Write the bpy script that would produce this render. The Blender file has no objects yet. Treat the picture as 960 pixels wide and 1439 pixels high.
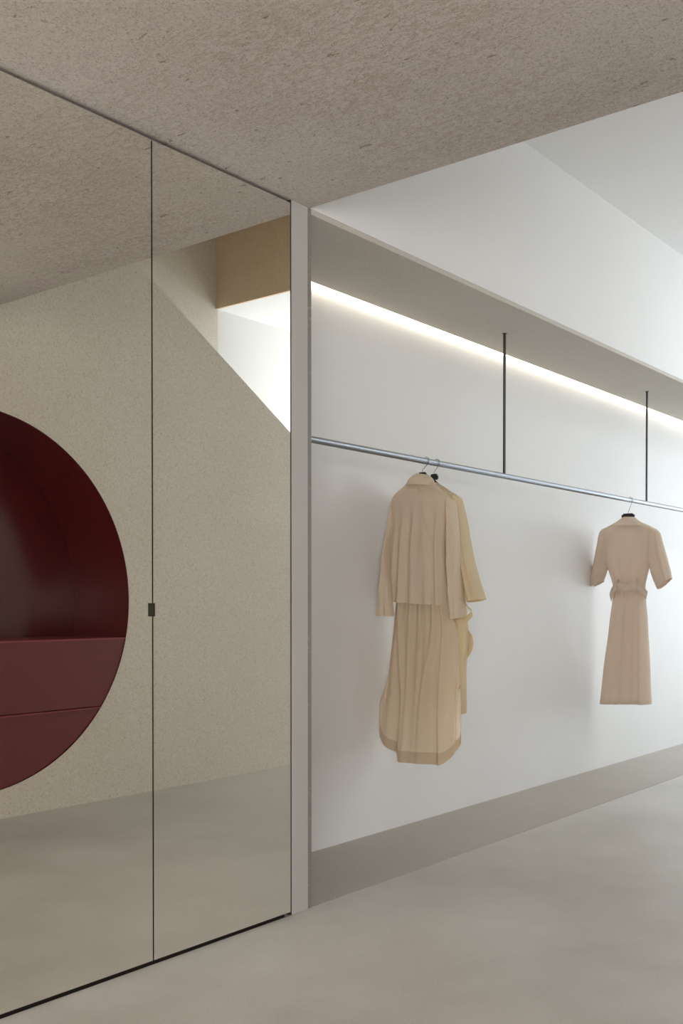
# Boutique interior: mirrored doors, rough plaster ceiling, stone-lined niche with clothes rail.
import bpy, bmesh, math, random
from mathutils import Vector, Matrix
from mathutils.geometry import tessellate_polygon
random.seed(7)
C = bpy.context.scene.collection
PI = math.pi

# ------------------------------------------------------------------ dimensions (metres)
YM = 2.44          # plane of mirror doors / front of niche
YB = 2.981         # back wall of niche
ZC = 2.55          # plaster ceiling
ZH = 3.343         # high white ceiling
XE = 2.87          # edge of plaster ceiling
XJ = 2.879         # inner face of stone jamb
XR_END = 14.0      # far end of the shop
YO = 0.18          # plastered wall facing the mirrors
YS = -0.76         # stairwell wall behind it
XV = 5.56          # end of the stair void
ZV = 4.7
RAIL_Y, RAIL_Z = 2.72, 1.783

# ------------------------------------------------------------------ helpers
def new_mat(name):
    m = bpy.data.materials.new(name); m.use_nodes = True
    nt = m.node_tree; nt.nodes.clear()
    return m, nt
def nd(nt, t, **kw):
    n = nt.nodes.new(t)
    for k, v in kw.items():
        if k.startswith('i_'):
            key = k[2:]
            key = int(key) if key.isdigit() else key.replace('_', ' ')
            n.inputs[key].default_value = v
        else: setattr(n, k, v)
    return n
def lk(nt, a, b): nt.links.new(a, b)
def principled(nt, col=(.8, .8, .8), rough=.6, metal=0, spec=.5):
    b = nd(nt, 'ShaderNodeBsdfPrincipled')
    b.inputs['Base Color'].default_value = (*col, 1)
    b.inputs['Roughness'].default_value = rough
    b.inputs['Metallic'].default_value = metal
    b.inputs['Specular IOR Level'].default_value = spec
    o = nd(nt, 'ShaderNodeOutputMaterial')
    lk(nt, b.outputs[0], o.inputs[0])
    return b
def coords(nt, scale=(1, 1, 1), rot=(0, 0, 0)):
    t = nd(nt, 'ShaderNodeTexCoord'); m = nd(nt, 'ShaderNodeMapping')
    m.inputs['Scale'].default_value = scale; m.inputs['Rotation'].default_value = rot
    lk(nt, t.outputs['Object'], m.inputs[0]); return m.outputs[0]
def noise(nt, v, scale, detail=4, rough=.55):
    n = nd(nt, 'ShaderNodeTexNoise'); n.inputs['Scale'].default_value = scale
    n.inputs['Detail'].default_value = detail; n.inputs['Roughness'].default_value = rough
    lk(nt, v, n.inputs['Vector']); return n.outputs[0]
def ramp(nt, f, stops):
    r = nd(nt, 'ShaderNodeValToRGB'); e = r.color_ramp.elements
    while len(e) > len(stops): e.remove(e[-1])
    while len(e) < len(stops): e.new(.5)
    for el, (p, c) in zip(e, stops):
        el.position = p; el.color = (*c, 1) if len(c) == 3 else c
    lk(nt, f, r.inputs[0]); return r.outputs[0]
def mix(nt, a, b, f, mode='MIX'):
    m = nd(nt, 'ShaderNodeMix', data_type='RGBA', blend_type=mode)
    for src, sock in ((f, m.inputs[0]), (a, m.inputs[6]), (b, m.inputs[7])):
        if hasattr(src, 'links'): lk(nt, src, sock)
        elif isinstance(src, tuple): sock.default_value = (*src, 1)
        else: sock.default_value = src
    return m.outputs[2]
def math_n(nt, op, a, b):
    m = nd(nt, 'ShaderNodeMath', operation=op)
    for s, k in ((a, 0), (b, 1)):
        if hasattr(s, 'links'): lk(nt, s, m.inputs[k])
        else: m.inputs[k].default_value = s
    return m.outputs[0]
def bump(nt, bsdf, h, strength, dist):
    b = nd(nt, 'ShaderNodeBump'); b.inputs['Strength'].default_value = strength
    b.inputs['Distance'].default_value = dist
    lk(nt, h, b.inputs['Height']); lk(nt, b.outputs[0], bsdf.inputs['Normal']); return b

# ------------------------------------------------------------------ materials
def mat_stucco():
    m, nt = new_mat('rough_plaster'); b = principled(nt, rough=.95, spec=.15)
    v = coords(nt); vs = coords(nt, (1, .45, 1))
    big = noise(nt, v, .8, 5, .6); grain = noise(nt, v, 90, 8, .75); fine = noise(nt, v, 170, 4, .7)
    patch = noise(nt, vs, 1.7, 5, .6)
    col = ramp(nt, big, [(.3, (.455, .415, .385)), (.55, (.51, .468, .438)), (.75, (.55, .51, .48))])
    g = ramp(nt, grain, [(.30, (.50, .46, .41)), (.47, (.93, .92, .90)), (.56, (1.03, 1.03, 1.03)), (.72, (1.18, 1.18, 1.18))])
    col = mix(nt, col, g, .55, 'MULTIPLY')
    sp = ramp(nt, noise(nt, v, 210, 3, .6), [(.34, (.42, .37, .31)), (.43, (1, 1, 1)), (.60, (1, 1, 1)), (.70, (1.2, 1.2, 1.2))])
    col = mix(nt, col, sp, .7, 'MULTIPLY')
    # patches where the trowel dragged out warm coarse sand
    pm = ramp(nt, patch, [(.46, (0, 0, 0)), (.60, (1, 1, 1))])
    drag = ramp(nt, noise(nt, vs, 72, 5, .7), [(.43, (1, 1, 1)), (.50, (0, 0, 0))])
    pit = math_n(nt, 'MULTIPLY', drag, pm)
    col = mix(nt, col, (.33, .265, .185), math_n(nt, 'MULTIPLY', pit, .38))
    spots = ramp(nt, noise(nt, vs, 30, 3, .6), [(.28, (1, 1, 1)), (.315, (0, 0, 0))])
    col = mix(nt, col, (.20, .16, .12), math_n(nt, 'MULTIPLY', spots, .7))
    lk(nt, col, b.inputs['Base Color'])
    h = math_n(nt, 'ADD', grain, math_n(nt, 'MULTIPLY', fine, .25))
    h = math_n(nt, 'SUBTRACT', h, math_n(nt, 'MULTIPLY', math_n(nt, 'ADD', pit, spots), .5))
    bump(nt, b, h, .6, .005)
    return m
def mat_sand(name, c0, c1, speck=.55):
    m, nt = new_mat(name); b = principled(nt, rough=.92, spec=.2)
    v = coords(nt)
    big = noise(nt, v, 1.1, 5); fine = noise(nt, v, 120, 5, .7); sp = noise(nt, v, 130, 2, .5)
    col = mix(nt, c0, c1, ramp(nt, big, [(.35, (0, 0, 0)), (.65, (1, 1, 1))]))
    col = mix(nt, col, ramp(nt, fine, [(.3, (.78, .75, .70)), (.6, (1.04, 1.04, 1.04))]), .7, 'MULTIPLY')
    col = mix(nt, col, (.40, .30, .19), math_n(nt, 'MULTIPLY', ramp(nt, sp, [(.60, (0, 0, 0)), (.70, (1, 1, 1))]), speck))
    lk(nt, col, b.inputs['Base Color']); bump(nt, b, fine, .35, .002)
    return m
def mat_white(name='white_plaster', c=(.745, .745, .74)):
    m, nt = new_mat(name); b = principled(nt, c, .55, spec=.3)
    v = coords(nt); n = noise(nt, v, 3.5, 5); f = noise(nt, v, 160, 2)
    col = mix(nt, tuple(x * .975 for x in c), tuple(min(1, x * 1.02) for x in c), n)
    lk(nt, col, b.inputs['Base Color'])
    bump(nt, b, math_n(nt, 'ADD', math_n(nt, 'MULTIPLY', n, 1.0), math_n(nt, 'MULTIPLY', f, .05)), .12, .01)
    return m
def mat_floor():
    m, nt = new_mat('polished_microcement'); b = principled(nt, rough=.4, spec=.45)
    v = coords(nt); big = noise(nt, v, .75, 6, .6); md = noise(nt, v, 4.0, 6, .65); fine = noise(nt, v, 150, 2)
    f = math_n(nt, 'ADD', math_n(nt, 'MULTIPLY', big, .65), math_n(nt, 'MULTIPLY', md, .35))
    col = ramp(nt, f, [(.36, (.415, .395, .355)), (.5, (.495, .475, .435)), (.64, (.56, .54, .50))])
    col = mix(nt, col, ramp(nt, fine, [(.3, (.86, .85, .83)), (.6, (1.03, 1.03, 1.03))]), .6, 'MULTIPLY')
    lk(nt, col, b.inputs['Base Color'])
    r = nd(nt, 'ShaderNodeMapRange'); lk(nt, md, r.inputs[0])
    r.inputs[3].default_value = .30; r.inputs[4].default_value = .5
    lk(nt, r.outputs[0], b.inputs['Roughness']); bump(nt, b, md, .06, .01)
    return m
def mat_stone(name='grey_limestone', k=1.0):
    m, nt = new_mat(name); b = principled(nt, rough=.6, spec=.35)
    v = coords(nt); vs = coords(nt, (1, 2.2, 1)); big = noise(nt, v, 2.2, 6); fl = noise(nt, vs, 55, 4, .6)
    fine = noise(nt, v, 180, 2)
    col = mix(nt, tuple(k * c for c in (.405, .376, .335)), tuple(k * c for c in (.46, .432, .39)), big)
    col = mix(nt, col, (.60, .58, .52), math_n(nt, 'MULTIPLY', ramp(nt, fl, [(.60, (0, 0, 0)), (.70, (1, 1, 1))]), .45))
    col = mix(nt, col, ramp(nt, fine, [(.35, (.85, .84, .82)), (.6, (1.05, 1.05, 1.05))]), .7, 'MULTIPLY')
    lk(nt, col, b.inputs['Base Color']); bump(nt, b, fine, .15, .001)
    return m
def mat_simple(name, c, rough=.5, metal=0, spec=.5, n=0, sc=20):
    m, nt = new_mat(name); b = principled(nt, c, rough, metal, spec)
    v = coords(nt); t = noise(nt, v, sc, 4)
    col = mix(nt, tuple(x * .93 for x in c), tuple(min(1, x * 1.06) for x in c), t)
    lk(nt, col, b.inputs['Base Color'])
    r = nd(nt, 'ShaderNodeMapRange'); lk(nt, t, r.inputs[0])
    r.inputs[3].default_value = max(.01, rough - .04); r.inputs[4].default_value = rough + .04
    if rough > .06: lk(nt, r.outputs[0], b.inputs['Roughness'])
    return m
def mat_mirror():
    m, nt = new_mat('mirror_glass'); b = principled(nt, (.91, .905, .865), .0, 1)
    v = coords(nt); t = noise(nt, v, .6, 1)
    lk(nt, mix(nt, (.91, .905, .865), (.92, .915, .875), t), b.inputs['Base Color'])
    return m
def mat_cloth(name, c, ct, trans=.4, weave=420):
    m, nt = new_mat(name)
    v = coords(nt); n = noise(nt, v, 9, 4); w = noise(nt, coords(nt, (1, 1, 3)), weave / 3, 2)
    wr = noise(nt, coords(nt, (1, 1, .5)), 14, 4, .6)
    col = mix(nt, tuple(x * .94 for x in c), tuple(min(1, x * 1.04) for x in c), n)
    d = nd(nt, 'ShaderNodeBsdfPrincipled'); d.inputs['Roughness'].default_value = .75
    d.inputs['Specular IOR Level'].default_value = .2
    d.inputs['Sheen Weight'].default_value = .15
    lk(nt, col, d.inputs['Base Color'])
    t = nd(nt, 'ShaderNodeBsdfTranslucent'); t.inputs[0].default_value = (*ct, 1)
    bp = nd(nt, 'ShaderNodeBump'); bp.inputs['Strength'].default_value = .6; bp.inputs['Distance'].default_value = .012
    lk(nt, math_n(nt, 'ADD', wr, math_n(nt, 'MULTIPLY', w, .06)), bp.inputs['Height'])
    lk(nt, bp.outputs[0], d.inputs['Normal']); lk(nt, bp.outputs[0], t.inputs['Normal'])
    s = nd(nt, 'ShaderNodeMixShader'); s.inputs[0].default_value = trans
    lk(nt, d.outputs[0], s.inputs[1]); lk(nt, t.outputs[0], s.inputs[2])
    o = nd(nt, 'ShaderNodeOutputMaterial'); lk(nt, s.outputs[0], o.inputs[0])
    return m
def mat_emit(name, c, s):
    m, nt = new_mat(name); e = nd(nt, 'ShaderNodeEmission')
    e.inputs[0].default_value = (*c, 1); e.inputs[1].default_value = s
    o = nd(nt, 'ShaderNodeOutputMaterial'); lk(nt, e.outputs[0], o.inputs[0]); return m

M = dict(
    stucco=mat_stucco(),
    sand=mat_sand('sand_plaster', (.70, .645, .57), (.735, .69, .62)),
    sand_shaded=mat_sand('sand_plaster_shaded', (.68, .54, .38), (.74, .61, .44), .4),  # same sand plaster, browned to put the void's shade into the colour
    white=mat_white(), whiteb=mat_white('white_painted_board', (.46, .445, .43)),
    floor=mat_floor(), stone=mat_stone(), soffit=mat_stone('limestone_bounce_lit', 1.22), stone_edge=mat_stone('limestone_cut_edge', .55), mirror=mat_mirror(),  # soffit: same limestone, lightened to hold the bounced light in its colour
    dark=mat_simple('dark_edge', (.035, .03, .022), .5),
    bronze=mat_simple('dark_bronze', (.02, .018, .014), .7, 0, .1),
    black=mat_simple('black_plastic', (.012, .012, .012), .35),
    rod=mat_simple('blackened_steel', (.03, .03, .024), .45, .3),
    steel=mat_simple('brushed_steel', (.27, .29, .32), .34, 1),
    wire=mat_simple('hook_wire', (.45, .44, .42), .3, 1),
    red=mat_simple('oxblood_lacquer', (.10, .011, .012), .22, 0, .7, sc=3),
    red_lit=mat_simple('oxblood_lit_edge', (.30, .06, .07), .4, 0, .5),  # red lightened to paint the light caught along shelf and ledge
    redp=mat_simple('oxblood_panel', (.15, .026, .028), .38, 0, .5, sc=3),
    cream=mat_cloth('cream_cotton', (.78, .675, .53), (.90, .76, .60), .32),
    tunic=mat_cloth('cream_voile', (.77, .67, .52), (.92, .78, .60), .42),
    band=mat_cloth('doubled_voile', (.64, .52, .385), (.72, .60, .43), .3),
    honey=mat_cloth('honey_cotton', (.80, .69, .49), (.88, .76, .52), .40),
    blush=mat_cloth('blush_beige_cotton', (.77, .66, .55), (.85, .67, .55), .24),
    led=mat_emit('led_light', (1, .89, .72), 5.5),
)

# ------------------------------------------------------------------ mesh helpers
def link(name, bm, mat, parent=None, smooth=False):
    bmesh.ops.recalc_face_normals(bm, faces=bm.faces)
    me = bpy.data.meshes.new(name); bm.to_mesh(me); bm.free()
    me.materials.append(mat)
    if smooth:
        for p in me.polygons: p.use_smooth = True
    o = bpy.data.objects.new(name, me); C.objects.link(o)
    if parent:
        o.parent = parent
        if parent.type == 'EMPTY': o.location = -Vector(parent.location)
    return o
def box(bm, a, b, bev=0):
    x0, y0, z0 = a; x1, y1, z1 = b
    vs = [bm.verts.new(p) for p in ((x0, y0, z0), (x1, y0, z0), (x1, y1, z0), (x0, y1, z0), (x0, y0, z1), (x1, y0, z1), (x1, y1, z1), (x0, y1, z1))]
    fs = [bm.faces.new([vs[i] for i in q]) for q in ((0, 3, 2, 1), (4, 5, 6, 7), (0, 1, 5, 4), (1, 2, 6, 5), (2, 3, 7, 6), (3, 0, 4, 7))]
    if bev:
        es = {e for f in fs for e in f.edges}
        bmesh.ops.bevel(bm, geom=list(es), offset=bev, segments=2, affect='EDGES')
def boxobj(name, a, b, mat, parent=None, bev=0):
    bm = bmesh.new(); box(bm, a, b, bev); return link(name, bm, mat, parent)
def struct(o): o['kind'] = 'structure'; return o
def tag(o, label, cat, group=None):
    o['label'] = label; o['category'] = cat
    if group: o['group'] = group
    return o
def thing(name, loc, label, cat, group=None):
    o = bpy.data.objects.new(name, None); C.objects.link(o); o.location = loc
    o.empty_display_size = .05
    return tag(o, label, cat, group)
def tube(bm, pts, r, n=12, flat=1.0):
    """round bar following pts, capped"""
    pts = [Vector(p) for p in pts]; rings = []
    up = None
    for i, p in enumerate(pts):
        t = (pts[min(i + 1, len(pts) - 1)] - pts[max(i - 1, 0)]).normalized()
        if up is None:
            up = t.orthogonal().normalized()
        up = (up - t * up.dot(t)).normalized(); s = t.cross(up)
        rr = r[i] if isinstance(r, (list, tuple)) else r
        rings.append([bm.verts.new(p + (up * math.cos(2 * PI * k / n) + s * math.sin(2 * PI * k / n) * flat) * rr) for k in range(n)])
    for a, b in zip(rings, rings[1:]):
        for k in range(n): bm.faces.new((a[k], a[(k + 1) % n], b[(k + 1) % n], b[k]))
    bm.faces.new(rings[0][::-1]); bm.faces.new(rings[-1])
def cr(a, b, c, d, t):
    return .5 * ((2 * b) + (-a + c) * t + (2 * a - 5 * b + 4 * c - d) * t * t + (-a + 3 * b - 3 * c + d) * t ** 3)
def spline(rows, n):
    """Catmull-Rom through rows of numbers, n samples, parameterised by mean z travel"""
    k = len(rows); cum = [0]
    for p, q in zip(rows, rows[1:]): cum.append(cum[-1] + max(1e-4, math.hypot((p[0] + p[2] - q[0] - q[2]) / 2, (p[1] + p[3] - q[1] - q[3]) / 2) if len(p) > 4 else math.dist(p, q)))
    out = []
    for i in range(n):
        s = cum[-1] * i / (n - 1); j = 0
        while j < k - 2 and cum[j + 1] < s: j += 1
        t = (s - cum[j]) / (cum[j + 1] - cum[j])
        P = [rows[max(0, j - 1)], rows[j], rows[j + 1], rows[min(k - 1, j + 2)]]
        out.append(tuple(cr(*[w[c] for w in P], t) for c in range(len(rows[0]))))
    return out
def lerp_table(tab, u):
    if u <= tab[0][0]: return tab[0][1]
    for (a, x), (b, y) in zip(tab, tab[1:]):
        if u <= b:
            t = (u - a) / (b - a); t = t * t * (3 - 2 * t); return x + (y - x) * t
    return tab[-1][1]
def garment(name, rows, x0, mat, parent=None, fold=None, hem=None, n=120, m=110, e=.8, v0=0, v1=1, off=0, cap=False, edge=0):
    """flattened open tube of cloth: rows = (y_left, z_left, y_right, z_right, dx, half_depth)
       fold(u, v, side) -> x displacement; hem(u, side) -> z of the bottom edge"""
    bm = bmesh.new(); R = spline(rows, m); grid = []
    zt = (rows[0][1] + rows[0][3]) / 2
    for i, (yl, zl, yr, zr, dx, dp) in enumerate(R):
        v = i / (m - 1)
        if v < v0 - 1e-6 or v > v1 + 1e-6: continue
        ring = []
        for k in range(n):
            th = 2 * PI * k / n; cu = math.cos(th); su = math.sin(th)
            u = math.copysign(abs(cu) ** .9, cu); s = math.copysign(abs(su) ** e, su)
            y = (yl + yr) / 2 - u * (yl - yr) / 2; z = (zl + zr) / 2 - u * (zl - zr) / 2
            x = x0 + dx - s * dp
            env = min(1, abs(su) * 1.6)
            sd = 1 if su >= 0 else -1        # +1 = side facing the camera
            if fold: x -= fold(u, v, sd) * env
            if hem and v > .45:
                w = (v - .45) / .55; w = w * w
                z += w * (hem(u, sd) - ((rows[-1][1] + rows[-1][3]) / 2 - u * (rows[-1][1] - rows[-1][3]) / 2))
            if off:
                x -= off * s; y -= off * u
            ring.append(bm.verts.new((x, y, z)))
        grid.append(ring)
    for a, b in zip(grid, grid[1:]):
        for k in range(n): bm.faces.new((a[k], a[(k + 1) % n], b[(k + 1) % n], b[k]))
    if cap: bm.faces.new(grid[0])
    return link(name, bm, mat, parent, True)
def ribbon(name, pts, wvec, width, mat, parent=None, m=60, thick=.0015):
    """cloth strip along pts; wvec = list of width directions"""
    bm = bmesh.new(); P = spline([tuple(p) for p in pts], m); W = spline([tuple(w) for w in wvec], m)
    a = []
    for i in range(m):
        p = Vector(P[i]); w = Vector(W[i]).normalized()
        t = (Vector(P[min(i + 1, m - 1)]) - Vector(P[max(i - 1, 0)])).normalized()
        nrm = t.cross(w).normalized() * thick
        row = []
        for k in range(5):
            s = (k / 4 - .5) * width
            row.append(bm.verts.new(p + w * s + nrm * (1 - (k / 2 - 1) ** 2 * .3)))
        for k in range(4, -1, -1):
            s = (k / 4 - .5) * width
            row.append(bm.verts.new(p + w * s - nrm))
        a.append(row)
    for r, q in zip(a, a[1:]):
        for k in range(10): bm.faces.new((r[k], r[(k + 1) % 10], q[(k + 1) % 10], q[k]))
    bm.faces.new(a[0]); bm.faces.new(a[-1][::-1])
    return link(name, bm, mat, parent, True)
def poly_prism(name, outer, holes, y0, y1, mat, parent=None):
    """xz outline extruded along y, with holes"""
    bm = bmesh.new(); loops = [outer] + holes; allp = [p for l in loops for p in l]
    tris = tessellate_polygon([[Vector((p[0], p[1], 0)) for p in l] for l in loops])
    F = [bm.verts.new((p[0], y0, p[1])) for p in allp]; B = [bm.verts.new((p[0], y1, p[1])) for p in allp]
    for t in tris:
        bm.faces.new([F[i] for i in t]); bm.faces.new([B[i] for i in reversed(t)])
    s = 0
    for l in loops:
        n = len(l)
        for k in range(n):
            a, b = s + k, s + (k + 1) % n
            bm.faces.new((F[a], F[b], B[b], B[a]))
        s += n
    return link(name, bm, mat, parent)

# ------------------------------------------------------------------ room shell
struct(boxobj('floor', (-4, -3, -.1), (XR_END, YM + .0, 0), M['floor']))
# stone lining of the niche: floor strip, soffit slabs, jamb
struct(boxobj('trim_1', (2.859, YM, -.06), (XR_END, YB, .002), M['stone']))
bm = bmesh.new()
xs = [XJ, 4.775, 6.68, 8.6, XR_END]
for a, b in zip(xs, xs[1:]): box(bm, (a + .0008, YM, 2.53), (b - .0008, YB - .034, ZC))
struct(link('trim_2', bm, M['soffit']))
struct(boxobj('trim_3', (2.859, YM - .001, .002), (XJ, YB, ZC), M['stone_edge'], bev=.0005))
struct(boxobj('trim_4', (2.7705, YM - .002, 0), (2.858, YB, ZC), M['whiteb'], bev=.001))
struct(boxobj('gap_shade_strip', (2.7645, YM + .0005, 0), (2.7704, YM + .06, ZC), M['dark']))  # dark strip painting the shadow in the gap between door and post
# back wall of niche and white wall above it
struct(boxobj('wall_back', (2.7, YB, -.1), (XR_END, YB + .15, 3.6), M['white']))
struct(boxobj('wall_upper', (XJ - .02, YM, ZC + .001), (XR_END, YB - .034, ZH + .2), M['white']))
struct(boxobj('wall_cupboard', (-4, YM + .03, -.1), (2.764, YM + .2, ZC), M['dark']))
struct(boxobj('wall_left_return', (-4, YM, 0), (1.47, YM + .03, ZC), M['sand']))
# ceilings
struct(boxobj('ceiling', (-4, -3, ZC), (XE, YM + .05, ZC + .18), M['stucco']))
bm = bmesh.new()
box(bm, (XE, 1.3, ZH), (XR_END, YM, ZH + .15)); box(bm, (XV, YS, ZH), (XR_END, 1.3, ZH + .15))
struct(link('ceiling_high', bm, M['white']))
# stair void above
struct(boxobj('wall_void_end', (XV - .02, YS, ZH - .001), (XV, 1.3, ZV), M['sand_shaded']))
struct(boxobj('wall_void_side', (XE, 1.3, ZH + .15), (XV, 1.4, ZV), M['sand']))
struct(boxobj('wall_void_front', (XE - .1, YS, ZC + .18), (XE, 2.44, ZV), M['sand']))
struct(boxobj('ceiling_void', (XE - .1, YS, ZV), (XV, 1.4, ZV + .1), M['sand_shaded']))
struct(boxobj('wall_stair', (XE, YS - .1, 0), (XV, YS, ZV), M['sand']))
struct(boxobj('wall_stair_white', (XV, YS - .1, 0), (XR_END, YS, ZH + .2), M['white']))
# plastered wall facing the mirrors, cut along the slope of the stair, with a round opening
NX, NZ, NR = 2.921, 1.128, .987
sl = lambda x: 3.105 - .603 * (x - 3.964)
circ = [(NX + NR * math.cos(2 * PI * k / 128), NZ + NR * math.sin(2 * PI * k / 128)) for k in range(128)]
struct(poly_prism('wall_front', [(1.75, 0), (9.0, 0), (9.0, sl(9.0)), (XE, sl(XE)), (XE, ZC), (1.75, ZC)], [circ], YO, YO - .09, M['sand']))
# enclosing walls of the room out of view
struct(boxobj('wall_left', (-4.1, -3, 0), (-4, YM, ZC), M['sand']))
struct(boxobj('wall_rear', (-4, -3.1, 0), (1.75, -3, ZC), M['sand']))
struct(boxobj('wall_passage', (1.75, -3, 0), (1.85, YO - .6, ZC), M['sand']))
struct(boxobj('wall_right', (XR_END, YS, -.1), (XR_END + .1, YB, ZH + .2), M['white']))
# stair flight hidden behind the sloping wall
bm = bmesh.new()
for k in range(22):
    x = 8.7 - k * .265; z = .16 * (k + 1)
    if x < 3.2: break
    box(bm, (x - .265, YS, max(0, z - .3)), (x, YO - .09, z))
struct(link('trim_5', bm, M['white']))

# ------------------------------------------------------------------ mirrored doors
def mirror_door(xa, xb, label, pull):
    t = thing('mirror_door', ((xa + xb) / 2, YM, 0), label, 'mirror door', 'tall mirrored cupboard doors')
    boxobj('mirror_glass', (xa, YM, .012), (xb, YM + .006, 2.538), M['mirror'], t)
    boxobj('door_panel', (xa + .001, YM + .006, .013), (xb - .001, YM + .028, 2.537), M['dark'], t)
    if pull: tag_part(boxobj('pull_tab', (xb - .0035, YM - .0145, 1.077), (xb - .0005, YM + .004, 1.118), M['bronze'], t), 'small dark metal pull tab at the edge of the door')
    return t
def tag_part(o, label): o['label'] = label; return o
mirror_door(1.478, 2.1205, 'left mirror door reflecting most of the round oxblood niche, with a small dark pull tab', True)
mirror_door(2.1255, 2.7635, 'right mirror door, between the tall seam and the white post, reflecting the stair void', False)

# ------------------------------------------------------------------ round lacquered niche
t = thing('round_niche', (NX, YO, NZ - NR), 'round oxblood red lacquered niche set in the plaster wall, seen in the left mirror', 'niche')
D = .50; r0, r1 = NR, NR - .004; bm = bmesh.new(); N = 160
prof = [(r0 - .0005, YO + .003), (r1, YO + .003), (r1, YO - D), (r0 - .0005, YO - D)]
ringv = [[bm.verts.new((NX + r * math.cos(2 * PI * k / N), y, NZ + r * math.sin(2 * PI * k / N))) for r, y in prof] for k in range(N)]
for k in range(N):
    a, b = ringv[k], ringv[(k + 1) % N]
    for j in range(4): bm.faces.new((a[j], a[(j + 1) % 4], b[(j + 1) % 4], b[j]))
o = link('surround', bm, M['red'], t)
for p in o.data.polygons: p.use_smooth = True
o.data.set_sharp_from_angle(angle=.6)
bm = bmesh.new()
f0 = [bm.verts.new((NX + r1 * math.cos(2 * PI * k / N), YO - D, NZ + r1 * math.sin(2 * PI * k / N))) for k in range(N)]
f1 = [bm.verts.new((v.co.x, YO - D + .008, v.co.z)) for v in f0]
bm.faces.new(f0); bm.faces.new(f1[::-1])
for k in range(N): bm.faces.new((f0[k], f0[(k + 1) % N], f1[(k + 1) % N], f1[k]))
link('back_panel', bm, M['red'], t)
def seg(z0, z1, r):
    """outline of the circle between two heights"""
    pts = []
    n = 40
    zz0 = max(z0, NZ - r + 1e-4)
    for k in range(n + 1):
        a0 = math.asin((zz0 - NZ) / r); a1 = math.asin((z1 - NZ) / r); a = a0 + (a1 - a0) * k / n
        pts.append((NX + r * math.cos(a), NZ + r * math.sin(a)))
    return pts + [(2 * NX - x, z) for x, z in reversed(pts)]
ZA, ZB = .918, .532
poly_prism('front_panel', seg(ZB + .004, ZA - .008, r1 - .001), [], YO, YO - .016, M['redp'], t)
poly_prism('front_panel', seg(0, ZB - .008, r1 - .001), [], YO - .002, YO - .018, M['redp'], t)
def chord(z, r): return math.sqrt(r * r - (z - NZ) ** 2)
c = chord(ZA, r1)
boxobj('shelf', (NX - c + .001, YO - D + .008, ZA - .008), (NX + c - .001, YO + .008, ZA), M['red_lit'], t, bev=.0015)
c = chord(ZB, r1)
boxobj('ledge', (NX - c + .001, YO - .02, ZB - .008), (NX + c - .001, YO + .010, ZB - .001), M['red_lit'], t, bev=.0015)

# ------------------------------------------------------------------ clothes rail and light
t = thing('clothes_rail', (XJ, RAIL_Y, RAIL_Z), 'long polished steel clothes rail hung from dark rods across the niche', 'clothes rail')
bm = bmesh.new(); tube(bm, [(XJ + .004, RAIL_Y, RAIL_Z), (9.9, RAIL_Y, RAIL_Z)], .0145, 28)
o = link('rail_tube', bm, M['steel'], t)
for p in o.data.polygons: p.use_smooth = True
o.data.set_sharp_from_angle(angle=.8)
bm = bmesh.new(); tube(bm, [(XJ, RAIL_Y, RAIL_Z), (XJ + .006, RAIL_Y, RAIL_Z)], .022, 28); link('wall_flange', bm, M['steel'], t)
for x in (4.777, 6.678):
    r = boxobj('hanging_rod', (x - .006, RAIL_Y - .005, RAIL_Z + .013), (x + .006, RAIL_Y + .005, 2.528), M['rod'], t)
    boxobj('ceiling_plate', (x - .010, RAIL_Y - .009, 2.527), (x + .010, RAIL_Y + .009, 2.53), M['rod'], r)
o = boxobj('light_strip', (XJ + .002, YB - .0335, 2.536), (XR_END - .02, YB - .0005, 2.5505), M['led'])
tag(o, 'glowing warm light strip in the slot where the stone soffit meets the back wall', 'light')

# ------------------------------------------------------------------ cloth outlines: (y_left, z_left, y_right, z_right, dx, half_depth)
JACKET_BODY = [(2.8193, 1.6976, 2.6877, 1.6879, 0, 0.028),
    (2.8434, 1.6723, 2.6645, 1.663, 0, 0.036),
    (2.8849, 1.6445, 2.6215, 1.6303, 0, 0.045),
    (2.9142, 1.6157, 2.5942, 1.6054, 0, 0.05),
    (2.9223, 1.5819, 2.6023, 1.573, 0, 0.052),
    (2.9225, 1.503, 2.6097, 1.488, 0, 0.05),
    (2.9334, 1.3833, 2.6169, 1.3762, 0, 0.048),
    (2.9394, 1.2459, 2.613, 1.2376, 0, 0.05),
    (2.9477, 1.1253, 2.6071, 1.1057, 0, 0.052)]
JACKET_SLEEVE_NEAR = [(2.6016, 1.6027, 2.5839, 1.5966, 0.01, 0.03),
    (2.6006, 1.5806, 2.5772, 1.5755, 0.01, 0.04),
    (2.5959, 1.5044, 2.5701, 1.5031, 0.01, 0.048),
    (2.5999, 1.388, 2.5543, 1.3986, 0.01, 0.05),
    (2.5979, 1.2585, 2.5423, 1.2615, 0.01, 0.05),
    (2.5921, 1.1434, 2.5304, 1.1498, 0.01, 0.048),
    (2.5788, 1.0395, 2.5335, 1.0484, 0.01, 0.045)]
JACKET_SLEEVE_FAR = [(2.9102, 1.6137, 2.8842, 1.6085, 0.0, 0.03),
    (2.9123, 1.5809, 2.8939, 1.5798, -0.005, 0.035),
    (2.9138, 1.4985, 2.8896, 1.4928, -0.02, 0.034),
    (2.9212, 1.3963, 2.9065, 1.3934, -0.035, 0.032),
    (2.9293, 1.2942, 2.9038, 1.2903, -0.05, 0.032),
    (2.9398, 1.1927, 2.8778, 1.1838, -0.065, 0.03),
    (2.9475, 1.0604, 2.8576, 1.0534, -0.075, 0.028)]
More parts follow.
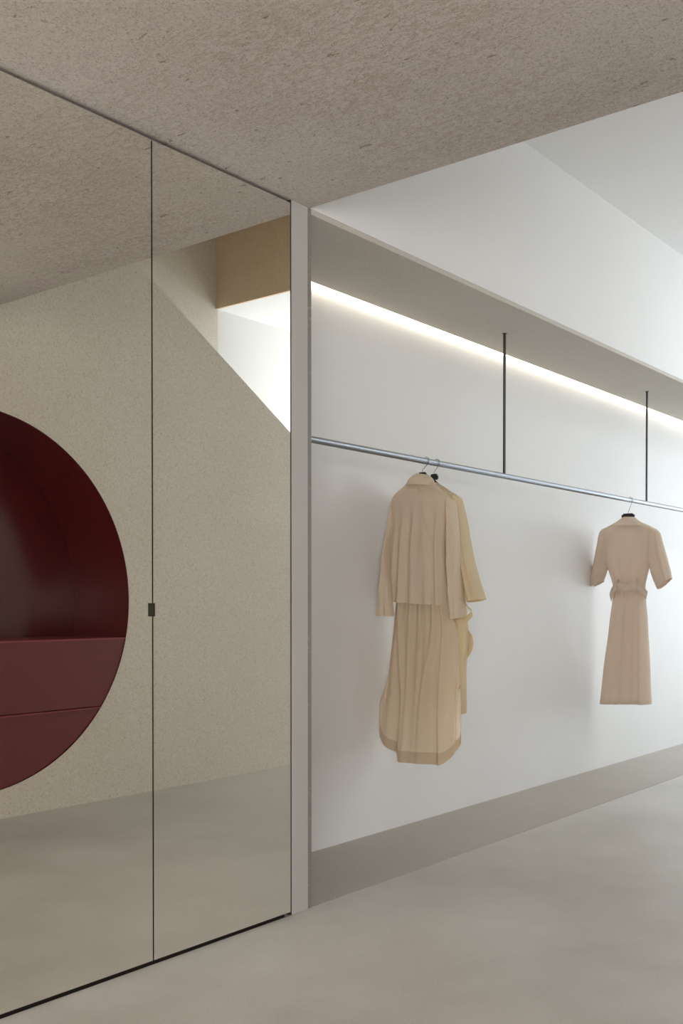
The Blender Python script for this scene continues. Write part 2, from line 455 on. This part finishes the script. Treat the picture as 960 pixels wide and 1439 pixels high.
JACKET_COLLAR = [(2.8073, 1.6798, 2.6914, 1.6716, 0, 0.04),
    (2.7897, 1.7021, 2.7047, 1.6958, 0, 0.038),
    (2.7602, 1.7229, 2.7236, 1.7178, 0, 0.028),
    (2.765, 1.7267, 2.7169, 1.7206, 0, 0.034),
    (2.7941, 1.7124, 2.6965, 1.7037, 0, 0.05),
    (2.8107, 1.6952, 2.6885, 1.6863, 0, 0.06),
    (2.8162, 1.6755, 2.6832, 1.6675, 0, 0.064)]
TUNIC_BODY = [(2.8158, 1.6707, 2.6976, 1.6625, 0, 0.02),
    (2.8991, 1.6218, 2.6185, 1.6042, 0, 0.03),
    (2.9071, 1.4169, 2.6341, 1.4068, 0, 0.032),
    (2.8988, 1.2283, 2.61, 1.2211, 0, 0.03),
    (2.8946, 1.1357, 2.5981, 1.1253, 0, 0.03),
    (2.9013, 1.0534, 2.5724, 1.0497, 0, 0.045),
    (2.9084, 0.971, 2.5581, 0.9776, 0, 0.055),
    (2.9172, 0.8337, 2.5447, 0.8471, -0.01, 0.062),
    (2.9224, 0.7138, 2.5345, 0.7336, -0.02, 0.064),
    (2.933, 0.6113, 2.5189, 0.6377, -0.035, 0.064),
    (2.9486, 0.5419, 2.5135, 0.5735, -0.04, 0.064),
    (2.9535, 0.4973, 2.5102, 0.532, -0.045, 0.064)]
ROBE_BODY = [(2.815, 1.6987, 2.7193, 1.6917, 0, 0.025),
    (2.8996, 1.6632, 2.6344, 1.6387, 0, 0.035),
    (2.9421, 1.6312, 2.6029, 1.6033, 0, 0.04),
    (2.9327, 1.4218, 2.5914, 1.4091, 0, 0.045),
    (2.9197, 1.2126, 2.5794, 1.2087, 0, 0.045),
    (2.9148, 1.0734, 2.5563, 1.0754, 0, 0.05),
    (2.9312, 0.9337, 2.5488, 0.9425, 0, 0.055),
    (2.9392, 0.7937, 2.5606, 0.8089, 0, 0.058),
    (2.9387, 0.6538, 2.5607, 0.6755, 0, 0.06),
    (2.9387, 0.5733, 2.5606, 0.5988, 0, 0.06)]
ROBE_SLEEVE_NEAR = [(2.6215, 1.6267, 2.5875, 1.6101, 0, 0.03),
    (2.6091, 1.5852, 2.5842, 1.5772, 0, 0.04),
    (2.5945, 1.5061, 2.5712, 1.5015, 0, 0.05),
    (2.5827, 1.411, 2.5555, 1.4123, 0, 0.055),
    (2.5644, 1.3127, 2.5346, 1.3166, 0, 0.058),
    (2.5515, 1.2125, 2.501, 1.2202, 0, 0.06),
    (2.5348, 1.1204, 2.4714, 1.135, 0, 0.06)]
ROBE_SLEEVE_FAR = [(2.9079, 1.6477, 2.8961, 1.6445, 0, 0.03),
    (2.9305, 1.5888, 2.899, 1.587, 0, 0.035),
    (2.9417, 1.4222, 2.896, 1.4205, 0, 0.035),
    (2.9519, 1.2829, 2.8941, 1.2817, 0, 0.035),
    (2.9518, 1.1606, 2.894, 1.1603, 0, 0.035)]
DRESS_BODY = [(2.7727, 1.6725, 2.6861, 1.6681, 0, 0.03),
    (2.8078, 1.6488, 2.6516, 1.6412, 0, 0.036),
    (2.8577, 1.6255, 2.5986, 1.6157, 0, 0.042),
    (2.9028, 1.6018, 2.5606, 1.5912, 0, 0.046),
    (2.9122, 1.574, 2.561, 1.5595, 0, 0.05),
    (2.9017, 1.4798, 2.5654, 1.4687, 0, 0.05),
    (2.8757, 1.3618, 2.5891, 1.3555, 0, 0.05),
    (2.8554, 1.3006, 2.6032, 1.2964, 0, 0.048),
    (2.8379, 1.2444, 2.6148, 1.2462, 0, 0.045),
    (2.8332, 1.2022, 2.6165, 1.2006, 0, 0.042),
    (2.8374, 1.1278, 2.6144, 1.1408, 0, 0.045),
    (2.8489, 1.0293, 2.6026, 1.0313, 0, 0.05),
    (2.8628, 0.9027, 2.5957, 0.9124, 0, 0.055),
    (2.8892, 0.719, 2.5858, 0.7389, 0, 0.06),
    (2.9035, 0.5864, 2.5807, 0.6022, 0, 0.063),
    (2.9176, 0.4512, 2.5731, 0.4678, 0, 0.065)]
DRESS_SLEEVE_LEFT = [(2.8927, 1.6116, 2.8447, 1.6008, 0, 0.03),
    (2.9303, 1.5821, 2.8418, 1.5453, 0, 0.032),
    (2.95, 1.4933, 2.8515, 1.4523, 0, 0.034),
    (2.9695, 1.3997, 2.8664, 1.3636, 0, 0.036),
    (2.9863, 1.3167, 2.8843, 1.3107, 0, 0.038),
    (2.9964, 1.2621, 2.8976, 1.2831, 0, 0.04),
    (2.9983, 1.2168, 2.9054, 1.2599, 0, 0.04)]
DRESS_SLEEVE_RIGHT = [(2.5903, 1.5967, 2.5717, 1.6013, 0, 0.03),
    (2.6027, 1.5324, 2.5239, 1.5684, 0, 0.032),
    (2.6005, 1.4542, 2.5022, 1.4956, 0, 0.034),
    (2.5933, 1.376, 2.4786, 1.4185, 0, 0.036),
    (2.5784, 1.3077, 2.4613, 1.3546, 0, 0.038),
    (2.5581, 1.2586, 2.4523, 1.3125, 0, 0.04),
    (2.532, 1.2036, 2.4477, 1.2743, 0, 0.042)]
DRESS_COLLAR = [(2.8403, 1.6247, 2.6154, 1.6143, 0, 0.052),
    (2.7911, 1.6526, 2.6632, 1.6463, 0, 0.04),
    (2.7619, 1.6766, 2.6919, 1.673, 0, 0.03)]

# ------------------------------------------------------------------ hangers
def hanger(x, y, ztop, label, half, drop, hw):
    t = thing('clothes_hanger', (x, RAIL_Y, ztop), label, 'clothes hanger')
    cz = RAIL_Z + .0015; r = .0175; pts = [(x, y, ztop - .012), (x, y, ztop + .004)]
    a0, a1 = -55, 215
    pts += [(x, y - .003, ztop + .012)]
    for k in range(19):
        a = math.radians(a0 + (a1 - a0) * k / 18)
        pts.append((x + .0, RAIL_Y - r * math.cos(a), cz + r * math.sin(a)))
    bm = bmesh.new(); sm = spline(pts, 70); tube(bm, sm, .0017, 8)
    o = link('hook', bm, M['wire'], t, True); o['label'] = 'thin wire hook over the rail'
    # arms: tapering flat boomerang
    bm = bmesh.new(); rings = []
    n = 41
    for i in range(n):
        s = -1 + 2 * i / (n - 1); yy = y + s * half
        zz = ztop - (.022 if hw > .03 else .036) - drop * (abs(s) ** .9); hh = .011 - .003 * abs(s); dx = .008 + .007 * abs(s) ** 2
        xc = x
        rings.append([bm.verts.new((xc + dx * math.cos(q), yy, zz + hh * math.sin(q))) for q in [2 * PI * k / 12 for k in range(12)]])
    for a, b in zip(rings, rings[1:]):
        for k in range(12): bm.faces.new((a[k], a[(k + 1) % 12], b[(k + 1) % 12], b[k]))
    bm.faces.new(rings[0]); bm.faces.new(rings[-1][::-1])
    link('arm', bm, M['black'], t, True)
    bm = bmesh.new()
    box(bm, (x - .008, y - hw, ztop - .030), (x + .008, y + hw, ztop - .008), .004)
    box(bm, (x - .008, y - hw * .75, ztop - .012), (x + .008, y + hw * .75, ztop - .002), .003)
    link('neck_block', bm, M['black'], t)
    return t
XG, XB, XD = 4.045, 4.135, 6.41
hanger(XG, 2.741, 1.735, 'black hanger with thin wire hook inside the collar of the cropped shirt', .115, .095, .024)
hanger(XB, 2.735, 1.735, 'black hanger just behind the cropped shirt, holding the honey-coloured robe', .115, .09, .022)
hanger(XD, 2.734, 1.700, 'black hanger with wire hook showing above the belted dress', .12, .085, .044)

# ------------------------------------------------------------------ fold patterns
def gauss(u, c, w): return math.exp(-((u - c) / w) ** 2)
def sstep(a, b, x):
    t = max(0, min(1, (x - a) / (b - a))); return t * t * (3 - 2 * t)
def crease(u, c, w):
    """sharp-edged soft ridge"""
    return max(0, 1 - abs(u - c) / w) ** 1.4

def f_jacket(u, v, s):
    a = sstep(.14, .55, v); w = 1 + .25 * v
    d = .004 * a * math.sin(6 * u + .8 + s)
    if s > 0:
        d += a * (.013 * gauss(u, .10 - .02 * v, .075 * w) - .010 * gauss(u, -.10, .10 * w) + .009 * gauss(u, -.34 - .06 * v, .09 * w) - .006 * gauss(u, -.60, .10))
        d += a * (.010 * gauss(u, .44 + .06 * v, .10 * w) - .008 * gauss(u, .66, .08)) + .012 * sstep(.2, .4, v) * gauss(u, .84, .06)
        d += .008 * gauss(u, .55 + 1.1 * (v - .35), .07) * gauss(v, .34, .14)     # drag line to the underarm
        d += .003 * a * math.sin(19 * u + 3 * v)
    return d * 1.5
def f_sleeve(seed):
    def f(u, v, s):
        a = sstep(.05, .4, v)
        return a * (.005 * math.sin(5 * u + seed + 2 * v) + .003 * math.sin(11 * u - 5 * v + seed)) + .003 * math.sin(26 * v + 3 * u + seed) * sstep(.25, .6, v) * (1 - sstep(.8, 1, v))
    return f
def f_tunic(u, v, s):
    g = sstep(.35, .46, v); soft = sstep(.5, 1, v)
    d = .006 * g * (1 - .8 * soft) * math.sin(22 * u + 1.5 * math.sin(3 * u) + s) * (.6 + .4 * math.sin(7 * u + 1))
    d += .014 * soft * math.sin(6.2 * u + 1.0 + 1.1 * v + (.8 if s < 0 else 0)) + .008 * soft * math.sin(13 * u - 2 * v)
    # long V folds running down from the waist
    for c0, c1, w, h in ((-.74, -.34, .08, .024), (.60, .16, .08, .024), (-.34, -.20, .05, .012), (.16, .02, .05, .010), (.84, .66, .06, .022)):
        c = c0 + (c1 - c0) * sstep(.4, .95, v)
        d += h * g * (1 - .4 * sstep(.85, 1, v)) * crease(u, c, w * 2)
    return d
def arc(t): t = max(0, min(1, t)); return 1 - math.sqrt(max(0, 1 - t * t))
def h_tunic(u, s):
    if s > 0:                                  # back panel, nearest the camera
        if u < -.34: z = .412 + .115 * arc((-u - .34) / .66) + .12 * sstep(.975, 1, -u)
        else: z = .412 + (.375 - .412) * sstep(-.36, -.30, u) + .10 * arc((u - .58) / .41) + .25 * sstep(.955, 1, u)
    else:
        z = .42 + .10 * arc((abs(u) - .62) / .38) + (.22 if u > 0 else .12) * sstep(.965, 1, abs(u))
    return z
def f_robe(u, v, s):
    a = sstep(.05, .4, v)
    return a * (.008 * math.sin(12 * u + 1 + s) + .006 * math.sin(23 * u + 3 * v))
def f_robesleeve(u, v, s):
    a = sstep(.02, .35, v)
    return a * (.009 * math.sin(6 * u + .6 + s) + .002 * math.sin(15 * u + 1.5 * v))
def f_dsleeve(u, v, s):
    a = sstep(.1, .5, v)
    return a * (.012 * crease(u, -.1 + .3 * v, .35) + .008 * crease(u, .55, .25) - .008 * gauss(u, .25, .12))
def f_dress(u, v, s):
    w = .40                                # belt position along v
    up = 1 - sstep(w - .05, w, v); lo = sstep(w + .02, w + .12, v)
    d = 0
    if s > 0:
        # yoke: flat centre panel, blouse folds to the belt
        d += .010 * up * sstep(.12, .3, v) * (gauss(u, -.22, .06) + gauss(u, .28, .06))
        d += .017 * up * sstep(.2, .38, v) * (crease(u, -.62 + .5 * (v - .2), .16) + crease(u, .66 - .5 * (v - .2), .16))
        d -= .006 * up * sstep(.1, .3, v) * gauss(u, .02, .14)
        d += .006 * (gauss(u, -.95 + 1.2 * (v - .2), .05) if .1 < v < .33 else 0)
        # skirt: two flat pleats overlapping a recessed centre back panel
        pl = 1 / (1 + math.exp((u + .06 + .03 * (v - .6)) * 90)); pr = 1 / (1 + math.exp(-(u - .70 + .08 * (v - .6)) * 90))
        d += .028 * lo * (.5 + .5 * v) * (pl + pr * .9)
        d += .006 * lo * math.sin(9 * u + 1.3)
        d += .006 * lo * gauss(u, -.48, .10) + .008 * lo * gauss(u, .30, .10)
    else:
        d += .010 * lo * math.sin(8 * u) + .004 * up * math.sin(9 * u)
    d += .003 * gauss(v, w, .05) * math.sin(34 * u)
    return d

# ------------------------------------------------------------------ garment 1: cropped shirt on the first hanger
t = thing('cropped_shirt', (XG, RAIL_Y, 1.70), 'cream cropped long-sleeved shirt with collar, hanging in front of the other two pieces', 'shirt')
p = garment('back_and_front', JACKET_BODY, XG, M['cream'], t, f_jacket)
garment('hem', JACKET_BODY, XG, M['cream'], p, f_jacket, v0=.955, off=.0016)
p = garment('sleeve', JACKET_SLEEVE_NEAR, XG, M['cream'], t, f_sleeve(1.0), n=64, m=80)
garment('cuff', JACKET_SLEEVE_NEAR, XG, M['cream'], p, f_sleeve(1.0), n=64, m=80, v0=.86, off=.0018)
p = garment('sleeve', JACKET_SLEEVE_FAR, XG, M['cream'], t, f_sleeve(2.2), n=64, m=80)
garment('cuff', JACKET_SLEEVE_FAR, XG, M['cream'], p, f_sleeve(2.2), n=64, m=80, v0=.88, off=.0018)
garment('collar', JACKET_COLLAR, XG, M['cream'], t, lambda u, v, s: .006 * (1 - v) ** 2, n=80, m=24)
ZL = 1.655
bm = bmesh.new(); box(bm, (XG - .047, 2.735, 1.642), (XG - .045, 2.795, 1.652)); 
o = link('locker_loop', bm, M['cream'], t)
# ------------------------------------------------------------------ garment 2: long tunic underneath
t = thing('long_tunic', (XG, RAIL_Y, 1.68), 'sheer cream gathered tunic hanging below the cropped shirt, with rounded shirt-tail hem', 'dress')
p = garment('skirt', TUNIC_BODY, XG + .006, M['tunic'], t, f_tunic, h_tunic, n=220, m=150)
garment('hem_band', TUNIC_BODY, XG + .006, M['band'], p, f_tunic, h_tunic, n=220, m=150, v0=.965, off=.0015)
# ------------------------------------------------------------------ garment 3: robe on the second hanger
t = thing('wide_sleeve_robe', (XB, RAIL_Y, 1.68), 'honey beige robe with wide flared sleeve, mostly hidden behind the cropped shirt', 'robe')
p = garment('body', ROBE_BODY, XB, M['honey'], t, f_robe)
garment('hem_band', ROBE_BODY, XB, M['tunic'], p, f_robe, v0=.94, off=.002)
p = garment('sleeve', ROBE_SLEEVE_NEAR, XB, M['honey'], t, f_robesleeve, n=90, m=80)
garment('cuff', ROBE_SLEEVE_NEAR, XB, M['honey'], p, f_robesleeve, n=90, m=80, v0=.85, off=.002)
garment('sleeve', ROBE_SLEEVE_FAR, XB, M['honey'], t, f_robesleeve, n=60, m=40)
ribbon('belt', [(XB - .01, 2.590, 1.165), (XB - .02, 2.560, 1.130), (XB - .03, 2.530, 1.100), (XB - .03, 2.506, 1.074), (XB - .025, 2.520, 1.055), (XB - .02, 2.550, 1.038), (XB - .01, 2.580, 1.015)],
       [(.3, 1, .6), (.3, 1, .5), (.3, 1, .3), (.2, .2, 1), (.1, -.3, 1), (.1, -.3, 1), (.1, -.3, 1)], .026, M['honey'], t)
ribbon('lit_fold_edge', [(XB - .05, 2.588, 1.600), (XB - .058, 2.594, 1.50), (XB - .06, 2.592, 1.38), (XB - .06, 2.580, 1.22), (XB - .058, 2.588, 1.05)],
       [(.6, 1, 0)] * 5, .013, M['tunic'], t)  # pale strip added to paint the lit fold edges of the robe
ribbon('belt_end', [(XB + .035, 2.600, 1.03), (XB + .03, 2.575, 1.00), (XB + .03, 2.550, .965), (XB + .03, 2.545, .93), (XB + .03, 2.552, .90), (XB + .03, 2.575, .865)],
       [(.5, 1, .3)] * 6, .034, M['honey'], t)
# ------------------------------------------------------------------ garment 4: belted dress
t = thing('belted_dress', (XD, RAIL_Y, 1.66), 'blush beige short-sleeved belted dress hanging alone at the right, back view', 'dress')
p = garment('bodice_and_skirt', DRESS_BODY, XD, M['blush'], t, f_dress, n=200, m=150)
garment('hem', DRESS_BODY, XD, M['blush'], p, f_dress, n=200, m=150, v0=.965, off=.0015)
for nm, seed in ((DRESS_SLEEVE_LEFT, .4), (DRESS_SLEEVE_RIGHT, 2.0)):
    p = garment('sleeve', nm, XD, M['blush'], t, f_dsleeve, n=90, m=70)
    garment('cuff', nm, XD, M['blush'], p, f_dsleeve, n=90, m=70, v0=.84, off=.002)
garment('collar', DRESS_COLLAR, XD, M['blush'], t, lambda u, v, s: .008 * (1 - v) ** 2, n=80, m=24)
xf = XD - .078
o = ribbon('belt', [(XD - .02, 2.845, 1.150), (XD - .05, 2.822, 1.185), (xf, 2.790, 1.218), (xf - .006, 2.765, 1.228), (xf - .012, 2.712, 1.214), (xf - .008, 2.66, 1.226), (xf, 2.635, 1.222), (XD - .05, 2.615, 1.195), (XD - .02, 2.598, 1.165)],
           [(.0, .25, 1), (0, .25, 1), (0, .1, 1), (0, 0, 1), (.1, 0, 1), (0, 0, 1), (0, -.1, 1), (0, -.25, 1), (0, -.25, 1)], .050, M['blush'], t, 90, .002)
for y in (2.776, 2.647):
    o = ribbon('belt_loop', [(xf + .03, y, 1.268), (xf - .010, y, 1.262), (xf - .017, y, 1.225), (xf - .012, y, 1.188), (xf + .03, y, 1.180)], [(0, 1, 0)] * 5, .010, M['blush'], t, 30)

# ------------------------------------------------------------------ lights
def area(name, loc, target, sx, sy, power, col=(1, 1, 1), spread=180):
    l = bpy.data.lights.new(name, 'AREA'); l.shape = 'RECTANGLE'; l.size = sx; l.size_y = sy
    l.energy = power; l.color = col; l.spread = math.radians(spread)
    o = bpy.data.objects.new(name, l); C.objects.link(o); o.location = loc
    d = Vector(target) - Vector(loc); o.rotation_euler = d.to_track_quat('-Z', 'Y').to_euler()
    return o
area('shop_window_light', (XR_END - .1, 1.0, 1.75), (0, 1.1, 1.6), 2.4, 3.0, 135, (.82, .91, 1))
area('rear_fill_light', (-2.4, -1.9, 1.2), (3, 1.6, 1.3), 2.0, 1.7, 125, (1, .99, .98))  # added fill behind the camera, for the clothes and back wall
area('side_fill_light', (-1.6, 2.1, 1.35), (3.6, .2, 1.3), 1.8, 1.9, 50, (1, .98, .95))  # added fill out of view, brightens the wall facing the mirrors
area('hall_fill_light', (8.6, .75, ZH - .02), (8.6, .75, 0), 4.5, .7, 12, (.90, .955, 1))  # unseen fill added below the high ceiling to even out the hall
area('ceiling_bounce_fill', (8.6, .95, 2.3), (8.4, 1.15, 5), 4, .5, 50, (.90, .955, 1))  # unseen helper added in mid-air to brighten the high ceiling
area('stair_light', (6.9, -.35, 1.95), (5.0, -.6, 3.0), .5, .5, 14, (1, .99, .95))

w = bpy.data.worlds.new('world'); bpy.context.scene.world = w; w.use_nodes = True
w.node_tree.nodes['Background'].inputs[0].default_value = (.8, .85, .9, 1)
w.node_tree.nodes['Background'].inputs[1].default_value = .3

# ------------------------------------------------------------------ camera
cam = bpy.data.cameras.new('camera'); co = bpy.data.objects.new('camera', cam); C.objects.link(co)
cam.sensor_fit = 'VERTICAL'; cam.sensor_height = 36; cam.lens = 36 * 1450.8 / 1439
cam.shift_y = (865.9 - 719.5) / 1439
cam.clip_start = .02
co.location = (0, 0, 1.12)
a, p = .6738, -.0133
fwd = Vector((math.cos(a) * math.cos(p), math.sin(a) * math.cos(p), math.sin(p)))
co.rotation_euler = fwd.to_track_quat('-Z', 'Y').to_euler()
bpy.context.scene.camera = co
vs = bpy.context.scene.view_settings
vs.view_transform = 'Standard'; vs.look = 'None'; vs.exposure = .46; vs.gamma = 1
bpy.context.scene.cycles.max_bounces = 10; bpy.context.scene.cycles.diffuse_bounces = 6
bpy.context.scene.cycles.glossy_bounces = 6
